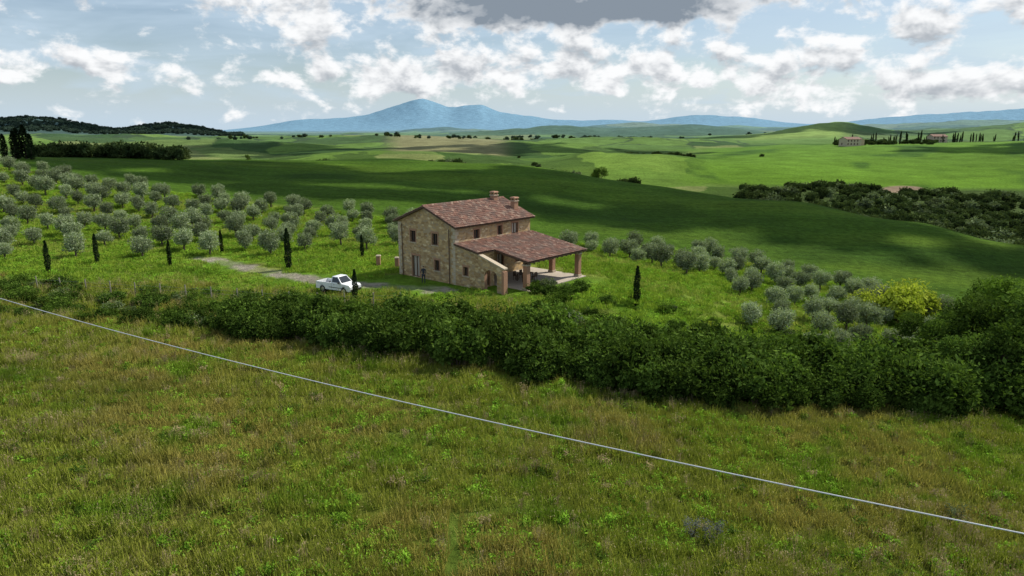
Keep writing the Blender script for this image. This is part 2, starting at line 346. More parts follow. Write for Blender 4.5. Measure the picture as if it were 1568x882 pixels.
def blades(cx,cy,h,w,lean,mi):
    n=len(cx);la=rng.random(n)*6.28;ln=lean*h*rng.random(n);wa=rng.random(n)*6.28;wx=np.cos(wa)*w;wy=np.sin(wa)*w
    z=0*cx-.04;tx=cx+ln*np.cos(la);ty=cy+ln*np.sin(la)
    b0=np.stack([cx-wx,cy-wy,z],1);b1=np.stack([cx+wx,cy+wy,z],1)
    t1=np.stack([tx+wx*.3,ty+wy*.3,h],1);t0=np.stack([tx-wx*.3,ty-wy*.3,h],1)
    return (np.stack([b0,b1,t1,t0],1).reshape(-1,3),np.arange(n*4).reshape(n,4),mi),tx,ty
def patch(k,S,dens,h,w,mats,fr,ears=.3,earsize=.04):
    n=int(S*S*dens);x=(rng.random(n)-.5)*S*1.12;y=(rng.random(n)-.5)*S*1.12
    cl=fbm((x+k*50)/.45+90,(y+k*31)/.45+90,200+k,2)
    hh=h*(.3+1.5*cl**1.6)*(.6+.6*rng.random(n))
    P,tx,ty=blades(x,y,hh,w*(.7+.6*rng.random(n)),.75,0);parts=[P]
    q=np.nonzero((rng.random(n)<ears)&(cl>.42))[0]
    if len(q):
        c=np.stack([tx[q],ty[q],hh[q]],1);v,f=leaves(c,np.tile([0,0,1.],(len(q),1)),earsize,.35);parts.append((v,f,3))
    for c_ in range(int(fr[0]*S*S)):
        a,b=(rng.random(2)-.5)*S;m=40;p=np.stack([a+rng.normal(size=m)*.14,b+rng.normal(size=m)*.14,.06+.26*rng.random(m)],1)
        v,f=leaves(p,np.tile([0,0,.4],(m,1)),.055,.6);parts.append((v,f,1))
    for c_ in range(int(fr[1]*S*S)):
        a,b=(rng.random(2)-.5)*S;m=26
        P,tx,ty=blades(a+rng.normal(size=m)*.13,b+rng.normal(size=m)*.13,h*(.8+.7*rng.random(m)),.008,.3,2);parts.append(P)
        p=np.stack([np.repeat(tx,2),np.repeat(ty,2),np.repeat(P[0].reshape(m,4,3)[:,2,2],2)-.06*rng.random(2*m)],1);v,f=leaves(p,np.tile([0,0,1.],(2*m,1)),.035,.4);parts.append((v,f,2))
    return combine('sward_%d'%k,parts,mats)
def source(meshes,nm):
    c=bpy.data.collections.new(nm)
    for i,m_ in enumerate(meshes):
        c.objects.link(bpy.data.objects.new('%s_src_%02d'%(nm,i),m_))
    return c
def scatter(name,coll,P,rz,sc,idx,tilt=.12):
    me=bpy.data.meshes.new(name);me.vertices.add(len(P));me.vertices.foreach_set('co',np.asarray(P,np.float32).ravel())
    rot=np.stack([rng.normal(size=len(P))*tilt*.5,rng.normal(size=len(P))*tilt*.5,rz],1).astype(np.float32)
    a=me.attributes.new('rot','FLOAT_VECTOR','POINT');a.data.foreach_set('vector',rot.ravel())
    sc=np.asarray(sc,np.float32)
    if sc.ndim==1: sc=np.stack([sc]*3,1)
    a=me.attributes.new('scl','FLOAT_VECTOR','POINT');a.data.foreach_set('vector',sc.ravel())
    a=me.attributes.new('idx','INT','POINT');a.data.foreach_set('value',np.asarray(idx,np.int32))
    o=link(bpy.data.objects.new(name,me))
    ng=bpy.data.node_groups.new(name+'_gn','GeometryNodeTree')
    ng.interface.new_socket('Geometry',in_out='INPUT',socket_type='NodeSocketGeometry');ng.interface.new_socket('Geometry',in_out='OUTPUT',socket_type='NodeSocketGeometry')
    gi=ng.nodes.new('NodeGroupInput');go=ng.nodes.new('NodeGroupOutput');ip=ng.nodes.new('GeometryNodeInstanceOnPoints')
    ci=ng.nodes.new('GeometryNodeCollectionInfo');ci.inputs['Collection'].default_value=coll;ci.inputs['Separate Children'].default_value=True;ci.inputs['Reset Children'].default_value=True
    def na(nm,t):
        q=ng.nodes.new('GeometryNodeInputNamedAttribute');q.data_type=t;q.inputs['Name'].default_value=nm
        return [s for s in q.outputs if s.enabled and s.name=='Attribute'][0]
    e=ng.nodes.new('FunctionNodeEulerToRotation');L=ng.links.new
    L(gi.outputs[0],ip.inputs['Points']);L(ci.outputs[0],ip.inputs['Instance']);ip.inputs['Pick Instance'].default_value=True
    L(na('idx','INT'),ip.inputs['Instance Index']);L(na('rot','FLOAT_VECTOR'),e.inputs[0]);L(e.outputs[0],ip.inputs['Rotation']);L(na('scl','FLOAT_VECTOR'),ip.inputs['Scale'])
    L(ip.outputs[0],go.inputs[0])
    md=o.modifiers.new('scatter','NODES');md.node_group=ng
    return o
def place(x,y,dz=0): 
    return np.stack([x,y,H(x,y)+dz],1)
K=Vector((-5.6,67.4,0));ANG=math.atan2(.76,.65)
dv=np.array([math.cos(ANG),math.sin(ANG)]);gv=np.array([-dv[1],dv[0]])
def loc(x,y): 
    rx=x-K.x;ry=y-K.y;return rx*dv[0]+ry*dv[1],rx*gv[0]+ry*gv[1]
# ---- olives
OL=[olive(i) for i in range(6)]
def inpoly(x,y,P):
    c=False;j=len(P)-1
    for i in range(len(P)):
        if (P[i][1]>y)!=(P[j][1]>y) and x<(P[j][0]-P[i][0])*(y-P[i][1])/(P[j][1]-P[i][1])+P[i][0]: c=not c
        j=i
    return c
PL=[(-140,146),(-140,76),(-52,75),(-38,80),(-20,84),(-12,88),(-6,92),(0,100),(5,106),(-20,117),(-60,131),(-100,144)]
PR=[(13,93),(22,84),(27.5,76),(22,66),(24,56),(40,57),(47,67),(53,80),(42,100),(30,110),(9,107),(6,96)]
def orchard(P,ang,sx,sy):
    c,s=math.cos(ang),math.sin(ang);out=[]
    for i in range(-60,60):
        for j in range(-60,60):
            u=i*sx+rng.normal()*.5;v=j*sy+rng.normal()*.5;x=u*c-v*s-10;y=u*s+v*c+100
            if inpoly(x,y,P) and rng.random()>.05: out.append((x,y))
    return out
pts=orchard(PL,.95,5.1,5.1)+orchard(PR,.62,4.3,4.3)
for x,y in pts:
    o=bpy.data.objects.new('olive_tree',OL[rng.integers(6)]);s=.85+.42*rng.random()
    if y>115: s*=1.05
    o.location=(x,y,h1(x,y));o.rotation_euler=(0,0,rng.random()*6.28);o.scale=(s,s,s*(.85+.25*rng.random()));link(o)
CY=[cypress(i) for i in range(3)]
for i,(x,y,h) in enumerate([(-49,71.8,3.5),(-46.3,76,3.4),(-38.2,76,2.9),(-35.5,83.6,2.9),(-24.5,74.6,4.6),(-18,82,2.8),(-14.2,61,3.1),(11.7,63.2,3.9)]):
    o=bpy.data.objects.new('cypress_tree',CY[i%3]);o.location=(x,y,h1(x,y)-.05);o.scale=(h/3.8*1.05,h/3.8*1.05,h/3.8);o.rotation_euler=(0,0,i);link(o)
# ---- hedge
HB=source([bush(i,M_bush) for i in range(3)]+[bush(i,M_bushm) for i in range(3,5)]+[bush(9,M_bushg,1.3,1.8)]+[bush(8,M_bushy,1.3,1.8,2600)],'hedge_bushes')
hx=[];hyy=[];hs=[];hi=[];hz_=[]
def addb(x,y,s,k,zs=1): hx.append(x);hyy.append(y);hs.append(s);hi.append(int(k));hz_.append(zs)
for i in range(430):
    x=-24+rng.random()*62;t=rng.random()
    depth=np.interp(x,[-24,-10,0,10,20,38],[3.5,7,9,9.5,8,8]);y=float(hedgeY(x))+.4+t*depth+rng.normal()*.5
    s=(.62+.8*rng.random()**1.5)*np.interp(x,[-24,-12,0,25,38],[.9,1.08,1.15,1.2,1.4])
    if x<10: s*=1-.2*t
    nzk=fbm(np.array([x/5.]),np.array([y/5.]),301,2)[0]
    k=rng.choice([0,1,2]) if nzk<.55 or t<.3 else rng.choice([3,4,3,4,0,1]);
    if rng.random()<.03:k=5
    if rng.random()<.02:k=6
    addb(x,y,s,k,.85+.35*rng.random())
for i in range(420):
    x=-66+rng.random()*48;t=rng.random();y=float(hedgeY(x))+.5+t*9
    addb(x,y,.3+.55*rng.random()**2,rng.choice([0,1,3,4,2,0,3,5]),.8)
for i in range(120):
    x=2+rng.random()*27;y=float(hedgeY(x))+8+rng.random()*13
    addb(x,y,.25+.5*rng.random()**2,rng.choice([0,1,5,6,2,3,4]),.8)
for i in range(70):
    x=27+rng.random()*16;y=float(hedgeY(x))+5+rng.random()*9
    addb(x,y,.4+.6*rng.random(),rng.choice([0,1,5,3,4,6]))
hx=np.array(hx);hyy=np.array(hyy);hs=np.array(hs);hz_=np.array(hz_)
scatter('hedgerow',HB,place(hx,hyy,-.1),rng.random(len(hx))*6.28,np.stack([hs*1.1,hs*1.1,hs*hz_],1),hi)
TR=[tree(i,M_bush) for i in range(2)]+[tree(2,M_bushm)]
for i,(x,y,s) in enumerate([(33,48.8,1.15),(35.5,48.3,1.5),(37,51,1.6),(40,49.5,1.9),(35.5,54,1.2),(44,53,2.1),(39,57,1.5),(46,48,2.0),(37,61,1.0),(48,62,1.6),(43,66,1.0),(52,70,1.6),(57,80,1.2),(50,56,2.1),(62,76,1.5),(43,47,1.7)]):
    o=bpy.data.objects.new('oak_tree',TR[i%3 if i%2 else 0]);o.location=(x,y,h1(x,y)-1.0);o.scale=(s*1.0,s*1.0,s*.95);o.rotation_euler=(0,0,i*1.3);link(o)
YB=[bush(20+i,M_bushy,1.6,2.2,3500) for i in range(2)]
for i,(x,y,s) in enumerate([(43.5,75,2.2),(47,79,2.0),(15,46.0,1.0),(40.5,77,1.4),(31,48,.8)]):
    o=bpy.data.objects.new('broom_bush',YB[i%2]);o.location=(x,y,h1(x,y));o.scale=(s,s,s);link(o)
BM=[bush(30,M_blue,1.4,1.9,520,.07,True),bush(31,M_bushg,1.4,1.9,500,.07,True)]
for i,(x,y,s) in enumerate([(8.9,27.2,.42),(8.1,27.7,.34),(21.5,30.2,.44)]):
    o=bpy.data.objects.new('borage_plant',BM[i//2]);o.location=(x,y,h1(x,y)+.1);o.scale=(s*1.3,s*1.3,s*1.3);link(o)
# ---- grass
gm=[M_g1,M_g3,M_g2,M_ear]
S1=2.4
D1_=195
GR=source([patch(0,S1,D1_,.46,.017,gm,(.5,.2),.2),patch(1,S1,D1_,.5,.017,gm,(1.2,.3),.2),patch(2,S1,D1_,.42,.017,gm,(.3,1.4)),patch(3,S1,D1_,.58,.017,gm,(.6,.6),.4),patch(4,S1,D1_,.46,.017,gm,(3,.1),.1),patch(5,S1,D1_,.4,.017,gm,(1.5,1.8))],'meadow')
gg=[M_g4,M_g3,M_g2,M_ear]
GG=source([patch(10,3.0,110,.24,.026,gg,(1,.05),.05),patch(11,3.0,110,.32,.026,gg,(1.5,.1),.1),patch(12,3.0,120,.6,.02,gm,(1.0,.4),.3)],'grove_sward')
gx,gy_=np.meshgrid(np.arange(-62,62,S1*.93),np.arange(10,64,S1*.93));gx=gx.ravel()+rng.normal(size=gx.size)*.25;gy_=gy_.ravel()+rng.normal(size=gx.size)*.25
k=(gy_<hedgeY(gx)+2)&(np.abs(gx)<.85*gy_+5);gx=gx[k];gy_=gy_[k]
r=rng.random(len(gx));nz=fbm(gx/7,gy_/5,140,3);idx=np.where(nz<.42,np.where(r<.5,0,4),np.where(nz<.52,np.where(r<.5,0,1),np.where(nz<.6,np.where(r<.6,3,1),np.where(r<.6,5,2))))
scatter('meadow_grass',GR,place(gx,gy_),np.floor(rng.random(len(gx))*4)*1.5708+rng.normal(size=len(gx))*.1,np.stack([1+0*r,1+0*r,.75+.6*rng.random(len(gx))],1),idx,.03)
gx,gy_=np.meshgrid(np.arange(-110,110,2.8),np.arange(44,146,2.8));gx=gx.ravel()+rng.normal(size=gx.size)*.3;gy_=gy_.ravel()+rng.normal(size=gx.size)*.3
lx_,ly_=loc(gx,gy_)
k=(gy_>hedgeY(gx)+3)&(gy_<groveY(gx)-1)&(np.abs(gx)<.85*gy_+3)&~((lx_>-1.6)&(lx_<13.5)&(ly_>-9.2)&(ly_<10))&(dseg(gx,gy_,TRACK)>2.4)
gx=gx[k];gy_=gy_[k];r=rng.random(len(gx));rough=(gy_<hedgeY(gx)+11)
idx=np.where(rough,2,np.where(r<.5,0,1))
scatter('grove_grass',GG,place(gx,gy_),rng.random(len(gx))*6.28,np.stack([1.05+0*r,1.05+0*r,.8+.5*rng.random(len(gx))],1),idx,.04)
WP=source([bush(60,M_g3,.5,.5,150,.05,False),bush(61,M_bushm,.5,.6,160,.05,False),bush(62,M_g2,.4,.7,130,.04,False),bush(63,M_bushy,.45,.5,150,.045,False)],'weeds')
n=420;gy_=14+rng.random(n)**.8*40;gx=(rng.random(n)*2-1)*(.8*gy_+3);k=gy_<hedgeY(gx)+1;gx=gx[k];gy_=gy_[k];s=.5+.8*rng.random(len(gx))
scatter('meadow_weeds',WP,place(gx,gy_,.05),rng.random(len(gx))*6.28,s,rng.choice([0,1,2,3],len(gx),p=[.35,.25,.25,.15]))
# ---- distant trees
WB=source([bush(40+i,M_wood,1.6,1.9,800,.22,False) for i in range(2)]+[bush(42,M_bushg,1.6,1.7,800,.22,False)]+CY[:1]+[bush(43+i,M_farw,1.6,1.9,500,.28,False) for i in range(2)],'wood_trees')
def far_patch(name,n,fn,s0,s1,idx=(0,1),gap=0):
    x=[];y=[];c_=0
    while len(x)<n:
        a,b=fn();c_+=1
        if gap and fbm(np.array([a*b/18]),np.array([b/400]),len(name)+n,2)[0]<gap and c_<n*20: continue
        x.append(a*b);y.append(b)
    x=np.array(x);y=np.array(y);s=s0+(s1-s0)*rng.random(n)**1.5
    return scatter(name,WB,place(x,y,-.2),rng.random(n)*6.28,np.stack([s,s,s*(.8+.3*rng.random(n))],1),rng.choice(idx,n))
U=rng.uniform
def line(t0,y0,t1,y1,w=0):
    def f():
        k=U();t=t0+(t1-t0)*k;return t+U(-1,1)*w/y0,y0+(y1-y0)*(k+.12*math.sin(k*9))+U(-1,1)*w
    return f
def scrub():
    while True:
        t=U(.33,.95);y=U(155,335);lo=np.interp(t,[.33,.4,.6,.8],[245,225,170,152]);hi=np.interp(t,[.33,.45,.6,.8],[300,325,305,295])
        if lo<y<hi and not (abs(t-.565)<.04 and y>300) and (fbm(np.array([t*40]),np.array([y/14]),5)[0]>.36): return t,y
far_patch('valley_scrub',1400,scrub,.5,2.2,(0,1,0,1,2))
far_patch('left_woodland',170,lambda:(U(-.68,-.47),U(215,270)),1.6,3.0)
far_patch('field_treeline',80,line(-.12,268,.1,300,5),.5,1.6,(0,1,2),.48)
far_patch('field_treeline',100,line(-.3,340,.02,380,8),.6,2.0,(0,1,2),.48)
far_patch('field_treeline',70,line(.0,330,.16,300,8),.6,2.2,(0,1,2),.46)
far_patch('field_treeline',40,line(.02,460,.42,480,6),.8,1.8,(0,1),.52)
far_patch('field_treeline',100,line(-.45,760,.2,980,25),1.2,2.8,(0,4),.5)
far_patch('field_treeline',90,line(-.2,1500,.45,1700,50),2,3.5,(4,5),.5)
far_patch('farm_woodland',110,lambda:(U(.455,.6),U(600,660)),1.0,2.4)
far_patch('farm_cypresses',26,lambda:(U(.455,.60),U(610,660)),1.6,3.2,(3,))
far_patch('cypress_row',34,line(.6,640,.8,700,3),1.5,2.9,(3,))
far_patch('wooded_hill',2600,lambda:(U(-1,-.38),U(1700,2600)),3,5.5,(4,5))
for i,(t,y,s) in enumerate([(-.70,168,1.9),(-.69,169,2.1),(-.72,168,1.5),(-.74,170,1.1),(-.705,166,1.7),(-.682,167,1.6)]):
    o=bpy.data.objects.new('cypress_tree',CY[i%3]);o.location=(t*y,y,h1(t*y,y)-.1);o.scale=(s*1.8,s*1.8,s);link(o)
for i,(t,y,s) in enumerate([(.125,262,1.6),(-.375,255,.6),(.118,264,1.2)]):
    o=bpy.data.objects.new('oak_tree',TR[i]);o.location=(t*y,y,h1(t*y,y)-1);o.scale=(s,s,s);link(o)
# ------------------------------------------------------------------ house
def stone_mat():
    m,N,b=newmat('stone_wall');tc=N.n('ShaderNodeTexCoord').outputs['Object']
    v=N.scalev(tc,(2.6,2.6,5.0))
    vo=N.n('ShaderNodeTexVoronoi',feature='F1');N.l(v,vo.inputs['Vector']);vo.inputs['Scale'].default_value=1;vo.inputs['Randomness'].default_value=.85
    ve=N.n('ShaderNodeTexVoronoi',feature='DISTANCE_TO_EDGE');N.l(v,ve.inputs['Vector']);ve.inputs['Scale'].default_value=1;ve.inputs['Randomness'].default_value=.85
    sep=N.n('ShaderNodeSeparateColor');N.l(vo.outputs['Color'],sep.inputs[0])
    c=N.mix(sep.outputs[0],(.29,.18,.085),(.58,.41,.21));c=N.mix(N.m('GREATER_THAN',sep.outputs[1],.8),c,(.38,.29,.19));c=N.mix(N.m('GREATER_THAN',sep.outputs[2],.9),c,(.62,.49,.30))
    c=N.mix(N.mr(ve.outputs['Distance'],.0,.07,1,0),c,(.40,.29,.17))
    n=N.noise(tc,.7,5,.6);c=N.mix(N.mr(n,.35,.7,0,.35),c,(.25,.17,.095))
    N.l(c,b.inputs['Base Color']);N.l(N.bump(ve.outputs['Distance'],.6,.05),b.inputs['Normal']);return m
def tile_mat():
    m,N,b=newmat('terracotta_tiles');tc=N.n('ShaderNodeTexCoord').outputs['Object']
    vo=N.n('ShaderNodeTexVoronoi');N.l(N.scalev(tc,(4,3,2)),vo.inputs['Vector']);vo.inputs['Scale'].default_value=1
    sep=N.n('ShaderNodeSeparateColor');N.l(vo.outputs['Color'],sep.inputs[0])
    c=N.mix(sep.outputs[0],(.13,.068,.05),(.27,.14,.10));c=N.mix(N.m('GREATER_THAN',sep.outputs[1],.85),c,(.34,.23,.17))
    c=N.mix(N.mr(N.noise(tc,1.1,4),.4,.65,0,.6),c,(.13,.10,.085));N.l(c,b.inputs['Base Color']);return m
MS=stone_mat();MT=tile_mat()
MBk=simple('brick_trim',(.34,.19,.12),.9,0,.35,14);MCo=simple('stone_coping',(.46,.38,.28),.9,0,.2,5)
MWd=simple('timber',(.09,.055,.035),.8,0,.3,5);MFr=simple('window_frame',(.14,.08,.05),.6);MShu=simple('shutter_paint',(.40,.36,.30),.7)
MGl=simple('window_glass',(.02,.025,.03),.08,0,.1,2,.6);MPv=simple('terrace_paving',(.42,.36,.29),.85,0,.25,3);MMt=simple('copper_pipe',(.12,.07,.05),.5,.3)
HM=[MS,MBk,MCo,MWd,MFr,MShu,MGl,MPv,MMt]
house=link(bpy.data.objects.new('stone_farmhouse',None));house.location=K;house.rotation_euler=(0,0,ANG)
def wall(mb,o,a,n,W,z0,z1,holes,dep=.28):
    o=Vector(o);a=Vector(a);n=Vector(n);Zv=Vector((0,0,1))
    xs=sorted({0,W,*[h[0] for h in holes],*[h[1] for h in holes]});zs=sorted({z0,z1,*[h[2] for h in holes],*[h[3] for h in holes]})
    P=lambda x,z,d=0:o+a*x+Zv*z-n*d
    for i in range(len(xs)-1):
        for j in range(len(zs)-1):
            cx=(xs[i]+xs[i+1])/2;cz=(zs[j]+zs[j+1])/2
            if any(h[0]<cx<h[1] and h[2]<cz<h[3] for h in holes): continue
            mb.quad([P(xs[i],zs[j]),P(xs[i+1],zs[j]),P(xs[i+1],zs[j+1]),P(xs[i],zs[j+1])])
    for h in holes:
        x0,x1,a0,a1=h[:4];kind=h[4] if len(h)>4 else 'win'
        for q in ([(x0,a0),(x1,a0)],[(x1,a0),(x1,a1)],[(x1,a1),(x0,a1)],[(x0,a1),(x0,a0)]):
            mb.quad([P(*q[0]),P(*q[1]),P(*q[1],dep),P(*q[0],dep)],0)
        def bx(xa,xb,za,zb,da,db,mt):
            mb.hexa([P(x,z,d) for d in (da,db) for (x,z) in ((xa,za),(xb,za),(xb,zb),(xa,zb))],mt)
        bx(x0-.16,x1+.16,a1,a1+.2,-.03,.1,1)
        bx(x0-.12,x0,a0,a1,-.02,.1,1);bx(x1,x1+.12,a0,a1,-.02,.1,1)
        if kind!='door': bx(x0-.16,x1+.16,a0-.09,a0,-.06,.1,2)
        gl=5 if kind in('shut','door') else 6
        mb.quad([P(x0,a0,dep*.8),P(x1,a0,dep*.8),P(x1,a1,dep*.8),P(x0,a1,dep*.8)],gl)
        f=.07
        bx(x0+.005,x0+f,a0+.005,a1-.005,dep*.5,dep*.78,4);bx(x1-f,x1-.005,a0+.005,a1-.005,dep*.5,dep*.78,4)
        bx(x0+f,x1-f,a0+.005,a0+f,dep*.5,dep*.78,4);bx(x0+f,x1-f,a1-f,a1-.005,dep*.5,dep*.78,4)
        bx((x0+x1)/2-.03,(x0+x1)/2+.03,a0+f,a1-f,dep*.5,dep*.78,4)
LW,GW,EH,RH=11.7,8.5,5.75,7.4
w=MB()
wall(w,(0,GW,0),(0,-1,0),(-1,0,0),GW,-1.5,EH,[(1.9,2.7,3.7,4.9),(5.2,6.0,3.7,4.9),(2.1,3.2,0.05,2.3,'door'),(5.5,6.2,1.1,2.2)])
w.quad([(0,GW,EH),(0,0,EH),(0,GW/2,RH)])
wall(w,(LW,0,0),(0,1,0),(1,0,0),GW,-1,EH,[(3.8,4.8,3.7,4.9)])
w.quad([(LW,0,EH),(LW,GW,EH),(LW,GW/2,RH)])
wall(w,(0,0,0),(1,0,0),(0,-1,0),LW,-1,EH,[(2.7,3.5,4.3,5.25),(6.3,7.0,4.3,5.3),(8.6,9.6,4.2,5.35,'shut'),(3.4,4.5,.1,2.3,'door'),(6.2,7.2,.1,2.3,'door'),(9.2,10.0,1.0,2.2)])
wall(w,(LW,GW,0),(-1,0,0),(0,1,0),LW,-1,EH,[(3,4,3.9,5)])
# lighter quoins at the visible corners, standing slightly proud
for i in range(16):
    z=-.2+i*.37;L_=.5 if i%2 else .3;M_=.3 if i%2 else .5
    w.box((-.025,-.025,z),(M_,L_-.2,z+.33),2) if False else None
    w.quad([(-.02,L_,z),(-.02,-.02,z),(-.02,-.02,z+.33),(-.02,L_,z+.33)],2);w.quad([(-.02,-.02,z),(M_,-.02,z),(M_,-.02,z+.33),(-.02,-.02,z+.33)],2)
    w.quad([(-.02,GW+.02,z),(-.02,GW-L_,z),(-.02,GW-L_,z+.33),(-.02,GW+.02,z+.33)],2)
w.obj('walls',HM,house)
t=MB();t.tube([(-.12,.75,0),(-.12,.75,5.5)],[.05,.05],6,8);t.tube([(-.12,GW-.7,-1),(-.12,GW-.7,5.5)],[.05,.05],6,8)
t.obj('drain_pipes',HM,house)
def tiles(name,O,a,s,W,L,th=.14):
    O=Vector(O);a=Vector(a).normalized();s=Vector(s).normalized();n=a.cross(s).normalized()
    if n.z<0:n=-n
    nu=int(W/.045);rows=int(round(L/.38));rl=L/rows;v=[];f=[]
    for r in range(rows):
        for e in (0,1):
            for i in range(nu+1):
                x=W*i/nu;hgt=.02+.055*abs(math.sin(math.pi*x/.26))+(.045 if e else 0)*1.0+hsh(np.array([int(x/.26)]),np.array([r]),3)[0]*.02
                v.append(O+a*x+s*(rl*(r+e))+n*hgt)
    for k in range(2*rows-1):
        for i in range(nu): f.append((k*(nu+1)+i,k*(nu+1)+i+1,(k+1)*(nu+1)+i+1,(k+1)*(nu+1)+i))
    link(bpy.data.objects.new(name,mesh_from(name,v,f,[MT])),house)
    m_=MB();P=lambda x,y,z:O+a*x+s*y+n*z
    m_.hexa([P(x,y,z) for z in (-th,0) for (x,y) in ((0,0),(W,0),(W,L-.03),(0,L-.03))],3)
    m_.obj(name+'_deck',HM,house)
sl=(RH-EH)/(GW/2);ov=.45
cs=math.hypot(1,sl)
tiles('roof_front',(-.35,GW/2,RH+.16),(1,0,0),(0,-1,-sl),LW+.7,(GW/2+ov)*cs)
tiles('roof_back',(-.35,GW/2,RH+.16),(1,0,0),(0,1,-sl),LW+.7,(GW/2+ov)*cs)
t=MB();
for i in range(31):
    x=-.36+i*.4; t.tube([(x,GW/2,RH+.2),(x+.42,GW/2,RH+.22)],[.12,.10],8)
t.obj('ridge_tiles',[MT],house)
ps=.172;c2=math.hypot(1,ps);z0=4.05
tiles('portico_roof',(2.2,-.03,z0+.12),(1,0,0),(0,-1,-ps),9.7,7.55*c2)
tiles('annex_roof',(-.25,-.03,z0+.12),(1,0,0),(0,-1,-ps),2.45,3.3*c2)
zt=lambda y:z0-.03+ps*y
e=MB()
wall(e,(0.0,0,0),(0,-1,0),(-1,0,0),3.0,-1,2.6,[(1.1,1.7,1.1,2.0)])
e.quad([(0,0,2.6),(0,-3,2.6),(0,-3,zt(-3)),(0,0,zt(0))])
wall(e,(0,-3,0),(1,0,0),(0,-1,0),2.4,-1,zt(-3),[(.8,1.7,.1,2.2,'door')])
e.quad([(2.4,-3,-1),(2.4,0,-1),(2.4,0,zt(0)),(2.4,-3,zt(-3))])
prof=lambda y:np.interp(-y,[3,6.3],[3.4,2.35])
y0,y1=-3.9,-5.5;NA=12
arch=[(y0,-.6)]+[( (y0+y1)/2+(y0-y1)/2*math.cos(math.pi*i/NA),1.55+.55*math.sin(math.pi*i/NA)) for i in range(NA+1)]+[(y1,-.6)]
for x,fl in ((0,0),(.4,1)):
    e.quad([(x,-3.003,-1),(x,y0,-1),(x,y0,1.55),(x,y0,prof(y0)),(x,-3.003,prof(-3))])
    e.quad([(x,y1,-1),(x,-6.3,-1),(x,-6.3,prof(-6.3)),(x,y1,prof(y1))])
    for i in range(NA):
        a0=arch[1+i];a1=arch[2+i];e.quad([(x,a0[0],a0[1]),(x,a1[0],a1[1]),(x,a1[0],prof(a1[0])),(x,a0[0],prof(a0[0]))])
for i in range(len(arch)-1):
    a0,a1=arch[i],arch[i+1];e.quad([(0,*a0),(.4,*a0),(.4,*a1),(0,*a1)],1)
e.quad([(0,-6.3,-1),(.4,-6.3,-1),(.4,-6.3,prof(-6.3)),(0,-6.3,prof(-6.3))],0)
e.hexa([(x,y,prof(y)+h) for h in (.003,.12) for (x,y) in ((-.08,-3.0),(.48,-3.0),(.48,-6.45),(-.08,-6.45))],2)
e.obj('annex_walls',HM,house)
p=MB()
for (x,y) in ((2.7,-6.9),(11.2,-6.9),(11.2,-3.5)):
    p.box((x-.25,y-.25,-1),(x+.25,y+.25,zt(y)-.25),1);p.box((x-.31,y-.31,.10),(x+.31,y+.31,.3),2);p.box((x-.31,y-.31,zt(y)-.4),(x+.31,y+.31,zt(y)-.25),2)
p.box((-.27,-6.6,-1),(.27,-6.303,2.2),1)
p.box((2.3,-7.02,zt(-6.9)-.25),(11.7,-6.78,zt(-6.9)-.02),3)
for x in np.arange(2.6,11.8,.75):
    a_=[(x-.06,-.05,zt(0)-.16),(x+.06,-.05,zt(0)-.16),(x+.06,-7.35,zt(-7.35)-.16),(x-.06,-7.35,zt(-7.35)-.16)];b_=[(q[0],q[1],q[2]+.14) for q in a_];p.hexa(a_+b_,3)
p.obj('portico_frame',HM,house)
p=MB();p.box((2.403,-7.5,-1),(11.9,-.003,.07),7);p.obj('terrace',HM,house)
p=MB()
for (x,y,zb,zt_) in ((10.2,4.0,6.9,8.3),(11.0,1.7,6.0,7.75)):
    p.box((x-.32,y-.28,zb),(x+.32,y+.28,zt_-.35),1);p.box((x-.4,y-.36,zt_-.35),(x+.4,y+.36,zt_-.27),2)
    for a_ in (-.25,.25):
        for b_ in (-.2,.2): p.box((x+a_-.07,y+b_-.07,zt_-.27),(x+a_+.07,y+b_+.07,zt_),1)
    p.box((x-.42,y-.38,zt_),(x+.42,y+.38,zt_+.12),1,None,.75)
p.obj('chimneys',HM,house)
tb=link(bpy.data.objects.new('garden_table',None));tb.parent=house;tb.location=(6,-4,.07)
p=MB();p.box((-.9,-.45,.70),(.9,.45,.75),3)
for a_ in(-.8,.8):
    for b_ in(-.36,.36):p.box((a_-.04,b_-.04,0),(a_+.04,b_+.04,.7),3)
for a_ in(-.5,.5):
    for sgn in(-1,1):
        y=sgn*.8;p.box((a_-.22,y-.22,.42),(a_+.22,y+.22,.46),3);p.box((a_-.22,y+sgn*.2-.02,.46),(a_+.22,y+sgn*.2+.02,.9),3)
        for u_ in(-.19,.19):
            for q_ in(-.19,.19):p.box((a_+u_-.02,y+q_-.02,0),(a_+u_+.02,y+q_+.02,.42),3)
p.obj('table_set',HM,tb)
for (x,y) in ((-15.2,77.5),(-12.9,76.4)):
    gp=MB();z=h1(x,y);gp.box((x-.22,y-.22,z-.3),(x+.22,y+.22,z+1.1),1);gp.box((x-.28,y-.28,z+1.1),(x+.28,y+.28,z+1.2),2,None,.8)
    gp.obj('gate_pillar',HM)
